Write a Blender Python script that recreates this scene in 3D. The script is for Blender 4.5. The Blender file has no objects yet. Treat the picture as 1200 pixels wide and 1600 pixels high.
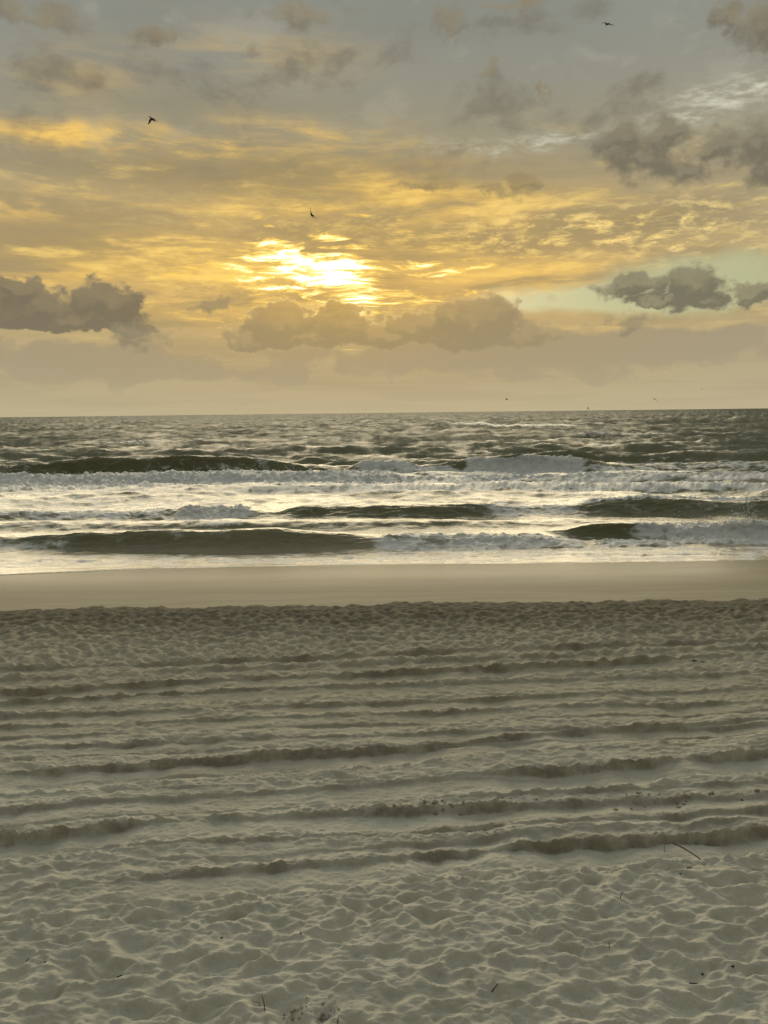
import bpy, bmesh, math, random
import numpy as np
from mathutils import Vector, Matrix, Euler

R = math.radians
scene = bpy.context.scene
COL = scene.collection

# ------------------------------------------------------------------ camera
EYE_H = 4.0
cam_data = bpy.data.cameras.new('camera')
cam_data.sensor_fit = 'VERTICAL'
cam_data.sensor_height = 36.0
cam_data.lens = 27.05
cam_data.clip_start = 0.1
cam_data.clip_end = 60000.0
cam = bpy.data.objects.new('camera', cam_data)
COL.objects.link(cam)
cam.matrix_world = (Matrix.Translation((0, 0, EYE_H)) @ Matrix.Rotation(R(90 - 7.35), 4, 'X')
                    @ Matrix.Rotation(R(-0.67), 4, 'Z'))
scene.camera = cam

# ------------------------------------------------------------------ sun + exposure
SUN_AZ, SUN_EL = -3.0, 9.5            # degrees; azimuth from +Y towards +X
sun_dir = Vector((math.sin(R(SUN_AZ)) * math.cos(R(SUN_EL)),
                  math.cos(R(SUN_AZ)) * math.cos(R(SUN_EL)), math.sin(R(SUN_EL))))
sun_data = bpy.data.lights.new('sun', 'SUN')
sun_data.energy = 1.8
sun_data.angle = R(56)                # veiled by cloud, so a broad soft source
sun_data.color = (1.0, 0.84, 0.56)
sun = bpy.data.objects.new('sun', sun_data)
COL.objects.link(sun)
sun.rotation_euler = sun_dir.to_track_quat('Z', 'Y').to_euler()

vs = scene.view_settings
vs.view_transform = 'Standard'
vs.look = 'None'
vs.exposure = 0.3
vs.gamma = 1.0
vs.use_curve_mapping = False
scene.render.engine = 'CYCLES'
scene.cycles.use_denoising = True
scene.cycles.use_adaptive_sampling = True
scene.cycles.adaptive_threshold = 0.012
scene.cycles.adaptive_min_samples = 8
scene.cycles.max_bounces = 6
scene.cycles.diffuse_bounces = 3
scene.cycles.glossy_bounces = 3
scene.cycles.sample_clamp_indirect = 6.0


def lin(r, g, b, k=1.0):
    def f(c):
        c /= 255.0
        return (c / 12.92 if c <= 0.04045 else ((c + 0.055) / 1.055) ** 2.4) * k
    return (f(r), f(g), f(b), 1.0)


# ------------------------------------------------------------------ tiny node language
class NT:
    def __init__(self, tree):
        self.t = tree

    def new(self, kind, **kw):
        n = self.t.nodes.new(kind)
        for k, v in kw.items():
            setattr(n, k, v)
        return n

    def put(self, sock, v):
        if isinstance(v, S):
            self.t.links.new(v.s, sock)
        elif v is not None:
            sock.default_value = v

    def m(self, op, a, b=None, c=None, clamp=False):
        n = self.new('ShaderNodeMath', operation=op, use_clamp=clamp)
        for i, v in enumerate((a, b, c)):
            self.put(n.inputs[i], v)
        return S(self, n.outputs[0])

    def v(self, op, a, b=None, scale=None):
        n = self.new('ShaderNodeVectorMath', operation=op)
        self.put(n.inputs[0], a)
        if b is not None:
            self.put(n.inputs[1], b)
        if scale is not None:
            self.put(n.inputs['Scale'], scale)
        return S(self, n.outputs['Value'] if op in ('LENGTH', 'DOT_PRODUCT', 'DISTANCE') else n.outputs[0])

    def xyz(self, x, y, z):
        n = self.new('ShaderNodeCombineXYZ')
        for i, v in enumerate((x, y, z)):
            self.put(n.inputs[i], v)
        return S(self, n.outputs[0])

    def noise(self, vec, scale=1.0, detail=4.0, rough=0.5, dist=0.0, lac=2.0, color=False, w=None):
        n = self.new('ShaderNodeTexNoise', noise_dimensions='3D')
        self.put(n.inputs['Vector'], vec)
        n.inputs['Scale'].default_value = scale
        n.inputs['Detail'].default_value = detail
        n.inputs['Roughness'].default_value = rough
        n.inputs['Lacunarity'].default_value = lac
        n.inputs['Distortion'].default_value = dist
        return S(self, n.outputs['Color' if color else 'Fac'])

    def voronoi(self, vec, scale=1.0, feature='F1', rnd=1.0):
        n = self.new('ShaderNodeTexVoronoi', feature=feature)
        self.put(n.inputs['Vector'], vec)
        n.inputs['Scale'].default_value = scale
        n.inputs['Randomness'].default_value = rnd
        return S(self, n.outputs['Distance'])

    def smooth(self, x, e0, e1, o0=0.0, o1=1.0):
        n = self.new('ShaderNodeMapRange', interpolation_type='SMOOTHSTEP')
        self.put(n.inputs[0], x)
        for i, v in zip((1, 2, 3, 4), (e0, e1, o0, o1)):
            self.put(n.inputs[i], v)
        return S(self, n.outputs[0])

    def mix(self, fac, a, b, blend='MIX'):
        n = self.new('ShaderNodeMix', data_type='RGBA', blend_type=blend)
        n.clamp_factor = True
        self.put(n.inputs[0], fac)
        self.put(n.inputs[6], a)
        self.put(n.inputs[7], b)
        return S(self, n.outputs[2])

    def ramp(self, fac, stops):
        n = self.new('ShaderNodeValToRGB')
        el = n.color_ramp.elements
        while len(el) < len(stops):
            el.new(0.5)
        for e, (p, c) in zip(el, stops):
            e.position = p
            e.color = c
        self.put(n.inputs[0], fac)
        return S(self, n.outputs[0])


class S:
    def __init__(self, nt, s):
        self.nt, self.s = nt, s
    def __add__(self, o): return self.nt.m('ADD', self, o)
    def __radd__(self, o): return self.nt.m('ADD', o, self)
    def __sub__(self, o): return self.nt.m('SUBTRACT', self, o)
    def __rsub__(self, o): return self.nt.m('SUBTRACT', o, self)
    def __mul__(self, o): return self.nt.m('MULTIPLY', self, o)
    def __rmul__(self, o): return self.nt.m('MULTIPLY', o, self)
    def __truediv__(self, o): return self.nt.m('DIVIDE', self, o)


# ------------------------------------------------------------------ world: Nishita sky under cloud layers
world = bpy.data.worlds.new('World')
scene.world = world
world.use_nodes = True
world.cycles.sampling_method = 'MANUAL'
world.cycles.sample_map_resolution = 512
wt = world.node_tree
wt.nodes.clear()
W = NT(wt)
SKY_STRENGTH = 0.07


def build_sky():
    tc = W.new('ShaderNodeTexCoord')
    d = W.v('NORMALIZE', S(W, tc.outputs['Generated']))
    sep = W.new('ShaderNodeSeparateXYZ')
    W.put(sep.inputs[0], d)
    x, y, z = (S(W, o) for o in sep.outputs)
    az = W.m('ARCTAN2', x, y) * 57.29578
    el = W.m('ARCSINE', z) * 57.29578
    q = W.xyz(az, el, 0.0)                               # degrees
    up = W.m('MAXIMUM', z, 0.0)
    inv = W.m('DIVIDE', 1.0, up + 0.09)
    pl = W.xyz(x * inv, y * inv, 0.0)                    # flat cloud deck seen in perspective
    fine = W.v('MULTIPLY', d, (9.0, 9.0, 22.0))

    # warps, in degrees
    wa = W.v('SUBTRACT', W.noise(W.v('MULTIPLY', d, (7.0, 7.0, 12.0)), 1.0, 3.0, 0.55, color=True), (0.5, 0.5, 0.5))
    wb = W.v('SUBTRACT', W.noise(W.v('MULTIPLY', d, (26.0, 26.0, 34.0)), 1.0, 4.0, 0.6, color=True), (0.5, 0.5, 0.5))
    q_soft = W.v('ADD', q, W.v('MULTIPLY', wa, (7.0, 2.2, 0.0)))
    q_soft = W.v('ADD', q_soft, W.v('MULTIPLY', wb, (2.2, 0.9, 0.0)))
    wc = W.v('SUBTRACT', W.noise(W.v('MULTIPLY', d, (70.0, 70.0, 85.0)), 1.0, 4.0, 0.6, color=True), (0.5, 0.5, 0.5))
    q_cum = W.v('ADD', q, W.v('MULTIPLY', wb, (3.4, 2.4, 0.0)))
    q_cum = W.v('ADD', q_cum, W.v('MULTIPLY', wc, (1.3, 1.1, 0.0)))

    def gauss_sum(items, qq):
        tot = None
        for (a, e, ra, re, k) in items:
            u = W.v('MULTIPLY', W.v('SUBTRACT', qq, (a, e, 0.0)), (1.0 / ra, 1.0 / re, 0.0))
            g = W.m('EXPONENT', W.v('DOT_PRODUCT', u, u) * -1.0) * k
            tot = g if tot is None else tot + g
        return tot

    def blob_max(items, qq):
        tot = None
        for (a, e, ra, re, k) in items:
            u = W.v('MULTIPLY', W.v('SUBTRACT', qq, (a, e, 0.0)), (1.0 / ra, 1.0 / re, 0.0))
            g = W.m('MULTIPLY_ADD', W.v('LENGTH', u), -1.0, 1.0)
            tot = g if tot is None else W.m('MAXIMUM', tot, g)
        return tot

    # nearness to the veiled sun, stretched along the deck
    su = W.v('MULTIPLY', W.v('SUBTRACT', q, (SUN_AZ, SUN_EL, 0.0)), (1 / 29.0, 1 / 9.5, 0.0))
    near = W.m('EXPONENT', W.v('DOT_PRODUCT', su, su) * -1.0)
    su2 = W.v('MULTIPLY', W.v('SUBTRACT', q, (SUN_AZ, SUN_EL, 0.0)), (1 / 9.5, 1 / 4.2, 0.0))
    near2 = W.m('EXPONENT', W.v('DOT_PRODUCT', su2, su2) * -1.0)

    su3 = W.v('MULTIPLY', W.v('SUBTRACT', q, (SUN_AZ, SUN_EL - 1.5, 0.0)), (1 / 6.5, 1 / 2.2, 0.0))
    near3 = W.m('EXPONENT', W.v('DOT_PRODUCT', su3, su3) * -1.0)

    # 0. clear air
    sky = W.new('ShaderNodeTexSky', sky_type='NISHITA')
    sky.sun_disc = False
    sky.sun_elevation = R(SUN_EL)
    sky.sun_rotation = R(SUN_AZ)
    sky.air_density = 1.0
    sky.dust_density = 2.0
    sky.ozone_density = 2.0
    clear = W.mix(1.0, S(W, sky.outputs[0]), (SKY_STRENGTH,) * 3 + (1.0,), 'MULTIPLY')
    clear = W.mix(0.85, clear, lin(168, 172, 128))

    # 1. the high grey sheet, warm round the sun
    t = W.m('DIVIDE', el, 30.0, clamp=True)
    grey = W.ramp(t, [(0.0, lin(166, 155, 126)), (0.12, lin(163, 153, 124)), (0.30, lin(160, 150, 118)),
                      (0.5, lin(153, 148, 126)), (0.75, lin(138, 139, 129)), (1.0, lin(129, 132, 126))])
    warm = W.ramp(t, [(0.0, lin(182, 160, 116)), (0.12, lin(180, 156, 108)), (0.30, lin(208, 169, 100)),
                      (0.45, lin(186, 157, 104)), (0.6, lin(160, 144, 108)), (1.0, lin(132, 128, 110))])
    sheet = W.mix(near, grey, warm)
    n_big = W.noise(W.v('MULTIPLY', pl, (0.55, 0.9, 1.0)), 1.0, 5.0, 0.55, 0.6)
    n_str = W.noise(W.v('MULTIPLY', d, (8.0, 8.0, 44.0)), 1.0, 7.0, 0.62, 0.3)
    n_fil = W.noise(W.v('ADD', W.v('MULTIPLY', d, (34.0, 34.0, 120.0)), W.v('SCALE', wa, scale=2.0)), 1.0, 6.0, 0.66, 0.15)
    sheet = W.mix(W.smooth(n_big, 0.38, 0.66) * 0.35, sheet, W.mix(1.0, sheet, lin(205, 203, 200), 'MULTIPLY'))
    # long grey bars of thicker cloud
    bars = gauss_sum(GREY_BARS, q_soft) * 1.3
    bars = W.m('MULTIPLY', bars, W.smooth(n_str, 0.30, 0.62, 0.55, 1.1), clamp=True)
    sheet = W.mix(bars, sheet, W.mix(near, lin(131, 124, 102), lin(160, 138, 92)))
    # lit golden stretches
    gold = gauss_sum(GOLD, q_soft)
    gold = W.m('MULTIPLY', gold, W.smooth(n_str, 0.36, 0.66, 0.1, 1.25), clamp=True)
    sheet = W.mix(gold, sheet, lin(233, 190, 100))
    belt = W.m('MULTIPLY', W.smooth(el, 4.0, 7.5), W.smooth(el, 21.0, 12.0))
    stk = W.m('MULTIPLY', W.m('MULTIPLY', belt, W.smooth(n_str, 0.53, 0.70)), near * 0.60 + 0.48, clamp=True)
    sheet = W.mix(stk, sheet, W.mix(near, lin(214, 190, 130), lin(246, 203, 106)))
    dstk = W.m('MULTIPLY', belt, W.smooth(n_str, 0.50, 0.34) * 0.75)
    sheet = W.mix(dstk, sheet, W.mix(near, lin(138, 130, 108), lin(166, 142, 94)))
    # mottled scraps of greyer cloud high up
    n_mot = W.noise(W.v('MULTIPLY', d, (9.0, 9.0, 15.0)), 1.0, 7.0, 0.60, 0.25)
    high = W.smooth(el, 14.0, 20.0)
    sheet = W.mix(W.m('MULTIPLY', high, W.smooth(n_mot, 0.50, 0.68) * 0.75), sheet, lin(116, 110, 96))
    sheet = W.mix(W.m('MULTIPLY', high, W.smooth(n_mot, 0.44, 0.33) * 0.45), sheet, W.mix(near, lin(152, 152, 140), lin(176, 156, 112)))
    # feathery ripples, right of the sun
    fea = gauss_sum(FEATHER, q_soft)
    fil = W.m('MULTIPLY', fea, W.smooth(n_fil, 0.44, 0.70), clamp=True)
    sheet = W.mix(fil, sheet, W.mix(near, lin(222, 204, 146), lin(244, 204, 112)))
    # pale blue-white chinks
    chink = W.m('MULTIPLY', gauss_sum(CHINK, q_soft) * 0.8, W.smooth(n_fil, 0.40, 0.74), clamp=True)
    sheet = W.mix(chink, sheet, lin(204, 202, 180))
    # clear openings low on the right
    open_ = W.smooth(gauss_sum(OPEN, q_soft), 0.12, 1.0)
    colr = W.mix(open_ * 0.9, sheet, clear)
    # streaks just round the sun
    core = gauss_sum(CORE, W.v('ADD', q, W.v('MULTIPLY', wb, (3.0, 0.7, 0.0))))
    n_core = W.noise(W.v('ADD', W.v('MULTIPLY', d, (17.0, 17.0, 110.0)), W.v('SCALE', wa, scale=2.5)), 1.0, 7.0, 0.64, 0.3)
    cs = core * 0.56 + (n_core - 0.5) * 4.4 * W.m('POWER', near2, 0.5)
    colr = W.mix(W.smooth(cs, 0.16, 0.55), colr, lin(250, 205, 100))
    colr = W.mix(W.smooth(cs, 0.42, 0.75), colr, (1.25, 1.0, 0.42, 1.0))
    colr = W.mix(W.smooth(cs, 0.68, 1.0), colr, (2.6, 2.3, 1.45, 1.0))

    # 2. soft low banks above the horizon
    n_low = W.noise(W.v('MULTIPLY', d, (13.0, 13.0, 22.0)), 1.0, 7.0, 0.58, 0.25)
    low = gauss_sum(LOW, q_soft) + (n_low - 0.5) * 2.4
    low_m = W.smooth(low, 0.36, 0.80)
    low_c = W.mix(near2, W.mix(near, lin(150, 140, 118), lin(160, 141, 106)), lin(184, 152, 92))
    colr = W.mix(low_m * 0.95, colr, low_c)
    low_edge = W.m('MULTIPLY', W.smooth(low, 0.36, 0.46), W.smooth(low, 0.60, 0.48))
    colr = W.mix(low_edge * 0.12, colr, W.mix(near, lin(178, 164, 132), lin(212, 174, 112)))

    # 3. heaped clouds: dark against the light
    puff = W.noise(W.v('MULTIPLY', d, (30.0, 30.0, 40.0)), 1.0, 7.0, 0.58, 0.15)
    puff_up = W.noise(W.v('MULTIPLY', W.v('ADD', d, (0.0, 0.0, 0.006)), (30.0, 30.0, 40.0)), 1.0, 5.0, 0.58, 0.15)
    relief = W.m('SUBTRACT', puff, puff_up)

    sunward = W.v('ADD', q_cum, (0.0, 0.7, 0.0))

    def heap(items, e0, e1, alpha, dark, lit, dark_s, lit_s, amp, base):
        f = blob_max(items, q_cum) + (puff - 0.5) * amp
        if base is not None:                                  # flat foot
            f = f - W.smooth(el + (puff - 0.5) * 1.2, base[0] + base[1], base[0] - base[1]) * 1.2
        f2 = blob_max(items, sunward) + (puff_up - 0.5) * amp
        m = W.smooth(f, e0, e1)
        body = W.mix(near2, dark, dark_s)
        edge = W.mix(near2, lit, lit_s)
        thin = W.smooth(f, e0, e0 + 0.40, 1.0, 0.0)
        top = W.smooth(f - f2, -0.05, 0.50)
        shade = W.m('ADD', thin * 0.50, top * 0.5 + (puff - 0.5) * -0.9, clamp=True)
        rim = W.m('MULTIPLY', W.smooth(f, e0 + 0.06, e0 + 0.26, 1.0, 0.0), near3)
        return m * alpha, W.mix(rim * 0.9, W.mix(shade, body, edge), (0.98, 0.72, 0.26, 1.0))

    for spec in HEAPS:
        m_, c_ = heap(*spec)
        colr = W.mix(m_, colr, c_)

    # beyond the frame the overcast brightens to the zenith by the usual overcast law,
    # and dims away from the sunset side, as the view itself does from the glow to its edges
    law = W.m('MULTIPLY_ADD', W.m('MAXIMUM', z, 0.42), 2.0 / 1.84 * 1.0, 1.0 / 1.84 * 0.90)
    side = W.smooth(W.v('DOT_PRODUCT', d, (math.sin(R(SUN_AZ)), math.cos(R(SUN_AZ)), 0.0)), -0.75, 0.70, 0.56, 1.0)
    colr = W.v('SCALE', colr, scale=law * side)

    # 4. thick air at the horizon
    hz = W.m('EXPONENT', W.m('MAXIMUM', el, 0.0) * (-1.0 / 2.3))
    colr = W.mix(hz * 0.8, colr, W.mix(near, lin(174, 163, 134), lin(186, 165, 124)))

    bg = W.new('ShaderNodeBackground')
    W.put(bg.inputs[0], colr)
    bg.inputs[1].default_value = 1.0
    out = W.new('ShaderNodeOutputWorld')
    wt.links.new(bg.outputs[0], out.inputs[0])


# sky features as (azimuth, elevation, half width, half height, weight), degrees
GREY_BARS = [(-7.86, 16.18, 18.76, 1.50, 0.80), (-20.86, 11.37, 9.25, 1.79, 0.75), (17.95, 13.16, 9.51, 1.11, 0.60), (-1.59, 13.19, 9.16, 1.00, 0.50),
             (-10.78, 20.27, 10.43, 0.81, 0.25), (7.54, 11.52, 10.84, 1.10, 0.55), (0.26, 14.83, 15.07, 0.82, 0.45), (-12.11, 9.25, 4.87, 0.60, 0.35)]
GOLD = [(-17.25, 17.73, 10.75, 0.82, 0.95), (-5.55, 18.62, 5.83, 0.84, 0.70), (-23.08, 13.47, 4.65, 0.69, 0.90), (2.11, 17.21, 5.44, 0.79, 0.25),
        (-1.58, 14.02, 15.09, 1.24, 0.50), (-12.07, 10.32, 11.49, 1.69, 0.55), (13.81, 8.91, 6.97, 0.68, 0.50), (7.55, 9.81, 8.17, 0.86, 0.60),
        (-23.35, 9.43, 4.29, 0.56, 0.60), (4.82, 15.14, 9.05, 1.21, 0.30), (-19.05, 21.22, 3.61, 1.39, 0.22), (-8.05, 23.44, 6.56, 1.56, 0.25),
        (2.09, 15.61, 4.09, 0.48, 0.40), (-11.74, 7.53, 5.35, 1.04, 0.50)]
FEATHER = [(16.30, 12.49, 9.70, 1.69, 0.95), (7.54, 12.57, 9.92, 1.50, 0.55), (21.29, 10.49, 6.78, 1.20, 0.80), (-7.94, 13.55, 8.99, 1.23, 0.35),
           (-12.11, 9.25, 6.20, 1.50, 0.60)]
CHINK = [(11.89, 18.23, 3.89, 0.38, 0.90), (7.51, 17.72, 5.34, 0.46, 0.70), (24.01, 19.15, 4.12, 0.83, 1.00), (21.37, 18.46, 4.29, 0.50, 0.50)]
OPEN = [(22.94, 8.75, 6.65, 1.37, 1.00), (13.83, 7.62, 6.99, 0.86, 0.90), (20.20, 7.30, 6.94, 0.92, 0.70), (11.87, 19.43, 4.74, 0.37, 0.20)]
CORE = [(-2.81, 9.48, 3.05, 1.22, 1.00), (-4.86, 10.43, 5.04, 0.95, 0.95), (-7.57, 11.13, 2.99, 0.68, 0.95), (2.05, 10.34, 5.99, 0.35, 0.75),
        (-1.62, 11.58, 1.84, 0.26, 0.75), (0.18, 8.09, 4.18, 0.53, 0.75), (-5.36, 8.69, 5.06, 0.61, 0.60), (-0.29, 7.29, 5.11, 0.27, 0.80),
        (-10.76, 9.71, 5.36, 0.60, 0.35), (7.10, 10.13, 4.09, 0.26, 0.40), (-7.55, 11.81, 1.81, 0.29, 0.60)]
LOW = [(0.13, 3.94, 32.80, 1.19, 0.62), (-20.04, 4.57, 8.27, 1.28, 0.60), (18.22, 4.19, 10.96, 1.47, 0.62), (4.81, 5.24, 9.27, 1.35, 0.60),
       (-13.70, 2.87, 11.54, 0.63, 0.50), (13.94, 2.33, 13.27, 0.54, 0.40), (-23.74, 3.24, 3.54, 1.01, 0.55), (24.27, 4.99, 4.65, 1.24, 0.50)]
HEAPS = [
    # faint wisps near the top
    ([(-5.57, 25.41, 4.84, 1.40, 1.00), (5.05, 24.83, 2.42, 1.86, 1.00), (7.92, 22.42, 1.75, 1.28, 1.00), (-19.45, 21.18, 1.99, 1.39, 1.00), (-9.14, 23.39, 1.48, 1.04, 1.00),
      (-22.34, 23.97, 7.22, 1.28, 1.00), (-15.05, 23.83, 2.49, 1.14, 1.00), (9.19, 25.76, 4.31, 0.72, 1.00), (11.42, 20.85, 0.95, 0.72, 1.00)],
     0.28, 0.95, 0.7, lin(116, 107, 90), lin(150, 135, 104), lin(116, 107, 90), lin(150, 135, 104), 1.5, None),
    # golden heap under the sun
    ([(-7.26, 6.25, 2.85, 1.96, 1.00), (-2.64, 6.15, 2.79, 2.07, 1.00), (-5.90, 5.35, 6.01, 1.26, 1.00), (0.15, 5.31, 5.60, 1.36, 1.00), (2.02, 6.28, 1.86, 1.26, 1.00),
      (7.11, 6.31, 3.21, 2.32, 1.00), (6.66, 4.97, 5.99, 1.53, 1.00), (4.81, 6.59, 1.85, 1.34, 1.00), (10.31, 5.11, 3.16, 1.34, 1.00), (-9.58, 5.12, 2.73, 0.89, 1.00)],
     -0.02, 0.20, 0.94, lin(142, 128, 98), lin(172, 152, 112), lin(172, 142, 84), lin(216, 174, 98), 0.8, (4.12, 1.90)),
    # dark heap at the left
    ([(-23.49, 7.11, 3.52, 1.64, 1.00), (-24.58, 8.12, 1.92, 1.13, 1.00), (-19.21, 7.69, 2.57, 1.51, 1.00), (-21.96, 6.43, 6.02, 1.08, 1.00), (-27.27, 7.02, 2.94, 1.99, 1.00),
      (-17.28, 5.35, 1.88, 1.12, 1.00), (-29.13, 6.14, 2.14, 1.18, 1.00)],
     -0.04, 0.28, 0.95, lin(110, 102, 84), lin(142, 129, 100), lin(150, 124, 78), lin(190, 150, 85), 0.9, (5.49, 0.50)),
    # dark puffs at the right
    ([(17.47, 8.42, 2.61, 1.09, 1.00), (21.30, 8.22, 2.41, 1.81, 1.00), (22.01, 7.27, 1.75, 0.91, 1.00), (25.31, 7.45, 1.51, 0.96, 1.00), (19.79, 7.32, 3.28, 0.59, 1.00)],
     -0.08, 0.38, 0.95, lin(108, 103, 86), lin(156, 147, 116), lin(108, 103, 86), lin(156, 147, 116), 1.15, None),
    # ragged dark cloud, upper right, and two small scraps
    ([(16.79, 17.43, 2.49, 1.65, 1.00), (19.64, 17.40, 2.48, 1.33, 1.00), (18.26, 16.23, 3.27, 1.51, 1.00), (22.61, 16.49, 2.70, 1.32, 1.00), (24.88, 16.38, 2.23, 2.09, 1.00),
      (20.71, 15.30, 2.38, 0.98, 1.00), (26.06, 14.95, 2.20, 1.46, 1.00), (24.93, 22.66, 2.19, 1.93, 1.00),
      (23.42, 23.40, 1.34, 0.96, 1.00)],
     -0.06, 0.72, 0.92, lin(110, 104, 88), lin(146, 137, 112), lin(110, 104, 88), lin(150, 136, 104), 1.6, None),
    # two small scraps, half dissolved
    ([(4.37, 15.96, 2.08, 1.20, 1.00), (10.28, 15.54, 2.03, 1.35, 1.00), (2.09, 15.45, 2.73, 0.56, 1.00), (7.97, 15.18, 2.23, 0.56, 1.00)],
     0.15, 0.85, 0.75, lin(122, 112, 86), lin(170, 148, 104), lin(122, 112, 86), lin(170, 148, 104), 1.7, None),
    # scrap left of the glow
    ([(-12.54, 7.43, 1.95, 1.13, 1.00), (-11.51, 7.62, 1.34, 0.96, 1.00), (17.53, 6.08, 2.37, 0.94, 1.00), (-17.28, 5.35, 2.56, 1.21, 1.00)], 0.18, 0.75, 0.8, lin(126, 117, 95), lin(154, 141, 112), lin(150, 128, 86), lin(200, 164, 98), 1.9, None),
]
build_sky()

# ------------------------------------------------------------------ numpy noise
def hash2(ix, iy, seed):
    h = (ix.astype(np.int64) * 374761393 + iy.astype(np.int64) * 668265263 + seed * 974711) & 0xFFFFFFFF
    h = ((h ^ (h >> 13)) * 1274126177) & 0xFFFFFFFF
    h = ((h ^ (h >> 16)) * 2246822519) & 0xFFFFFFFF
    h = h ^ (h >> 15)
    return (h & 0xFFFFFF) / float(0x1000000)


def gnoise(x, y, seed=0):                       # gradient noise, about -0.7 .. 0.7
    ix, iy = np.floor(x), np.floor(y)
    fx, fy = x - ix, y - iy
    ux, uy = fx * fx * fx * (fx * (fx * 6 - 15) + 10), fy * fy * fy * (fy * (fy * 6 - 15) + 10)
    def g(dx, dy):
        a = hash2(ix + dx, iy + dy, seed) * (2 * math.pi)
        return np.cos(a) * (fx - dx) + np.sin(a) * (fy - dy)
    a, b = g(0, 0), g(1, 0)
    c, d = g(0, 1), g(1, 1)
    return (a + (b - a) * ux) * (1 - uy) + (c + (d - c) * ux) * uy


def fbm(x, y, seed=0, octv=4, gain=0.5):
    t, a, f = 0.0, 1.0, 1.0
    for k in range(octv):
        t = t + a * gnoise(x * f + 17.3 * k, y * f - 9.1 * k, seed + k)
        a *= gain
        f *= 2.03
    return t


def worley(x, y, seed=0):                       # squared distance to the nearest jittered point
    ix, iy = np.floor(x), np.floor(y)
    best = np.full(x.shape, 9.0)
    for dx in (-1, 0, 1):
        for dy in (-1, 0, 1):
            cx, cy = ix + dx, iy + dy
            px = cx + 0.5 + 0.96 * (hash2(cx, cy, seed) - 0.5)
            py = cy + 0.5 + 0.96 * (hash2(cx, cy, seed + 51) - 0.5)
            best = np.minimum(best, (px - x) ** 2 + (py - y) ** 2)
    return best


_LX = np.linspace(-60, 60, 24001)
_LC = {}


def line_fbm(x, freq, row, seed, octv=1, gain=0.5):   # fbm along a line, looked up from a fine table
    key = (freq, row, seed, octv, gain)
    if key not in _LC:
        _LC[key] = fbm(_LX * freq, _LX * 0 + row, seed, octv, gain)
    return np.interp(x, _LX, _LC[key])


def soft_worley(x, y, seed=0, k=13.0):            # as above with the ridges rounded off
    ix, iy = np.floor(x), np.floor(y)
    acc = np.zeros(x.shape)
    for dx in (-1, 0, 1):
        for dy in (-1, 0, 1):
            cx, cy = ix + dx, iy + dy
            px = cx + 0.5 + 0.9 * (hash2(cx, cy, seed) - 0.5)
            py = cy + 0.5 + 0.9 * (hash2(cx, cy, seed + 51) - 0.5)
            acc += np.exp(-k * ((px - x) ** 2 + (py - y) ** 2))
    return -np.log(acc + 1e-5) / k


def pits(x, y, cw, ch, seed, share):              # scattered single footprints with a slight rim
    u, v = x / cw, y / ch
    ix, iy = np.floor(u), np.floor(v)
    z = np.zeros(x.shape)
    for dx in (-1, 0, 1):
        for dy in (-1, 0, 1):
            cx, cy = ix + dx, iy + dy
            on = hash2(cx, cy, seed + 7) < share
            px = (cx + 0.5 + 0.9 * (hash2(cx, cy, seed) - 0.5)) * cw
            py = (cy + 0.5 + 0.9 * (hash2(cx, cy, seed + 51) - 0.5)) * ch
            a = 1.1 * (hash2(cx, cy, seed + 13) - 0.5)
            sz = 0.75 + 0.6 * hash2(cx, cy, seed + 17)
            dp = 0.5 + 0.8 * hash2(cx, cy, seed + 19)
            ex, ey = x - px, y - py
            p_, q_ = (ex * np.cos(a) + ey * np.sin(a)) / (0.130 * sz), (-ex * np.sin(a) + ey * np.cos(a)) / (0.062 * sz)
            r2 = p_ * p_ + q_ * q_
            z += on * dp * (-np.exp(-r2 ** 1.3) + 0.22 * np.exp(-((np.sqrt(r2) - 1.5) / 0.5) ** 2))
    return z


def sstep(x, a, b):
    t = np.clip((x - a) / (b - a), 0, 1)
    return t * t * (3 - 2 * t)


def lerp_pts(x, pts):                           # piecewise linear, straight on beyond the ends
    xs, ys = np.array([p[0] for p in pts]), np.array([p[1] for p in pts])
    r = np.interp(x, xs, ys)
    s0 = (ys[1] - ys[0]) / (xs[1] - xs[0])
    s1 = (ys[-1] - ys[-2]) / (xs[-1] - xs[-2])
    r = np.where(x < xs[0], ys[0] + (x - xs[0]) * s0, r)
    return np.where(x > xs[-1], ys[-1] + (x - xs[-1]) * s1, r)


def amp_pts(x, pts):
    return np.interp(x, [p[0] for p in pts], [p[1] for p in pts])


def grid_mesh(name, X, Y, Z, attrs=None):
    nr, nc = X.shape
    me = bpy.data.meshes.new(name)
    co = np.stack([X, Y, Z], -1).reshape(-1, 3).astype(np.float32)
    idx = np.arange(nr * nc).reshape(nr, nc)
    q = np.stack([idx[:-1, :-1], idx[:-1, 1:], idx[1:, 1:], idx[1:, :-1]], -1).reshape(-1, 4).astype(np.int32)
    me.vertices.add(len(co))
    me.vertices.foreach_set('co', co.ravel())
    me.loops.add(q.size)
    me.loops.foreach_set('vertex_index', q.ravel())
    me.polygons.add(len(q))
    me.polygons.foreach_set('loop_start', np.arange(0, q.size, 4, dtype=np.int32))
    me.polygons.foreach_set('use_smooth', np.ones(len(q), dtype=bool))
    me.update(calc_edges=True)
    for k, v in (attrs or {}).items():
        a = me.attributes.new(k, 'FLOAT', 'POINT')
        a.data.foreach_set('value', v.reshape(-1).astype(np.float32))
    o = bpy.data.objects.new(name, me)
    COL.objects.link(o)
    return o


def material(name):
    m = bpy.data.materials.new(name)
    m.use_nodes = True
    m.node_tree.nodes.clear()
    nt = NT(m.node_tree)
    out = nt.new('ShaderNodeOutputMaterial')
    p = nt.new('ShaderNodeBsdfPrincipled')
    m.node_tree.links.new(p.outputs[0], out.inputs[0])
    return m, nt, p, out


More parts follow.
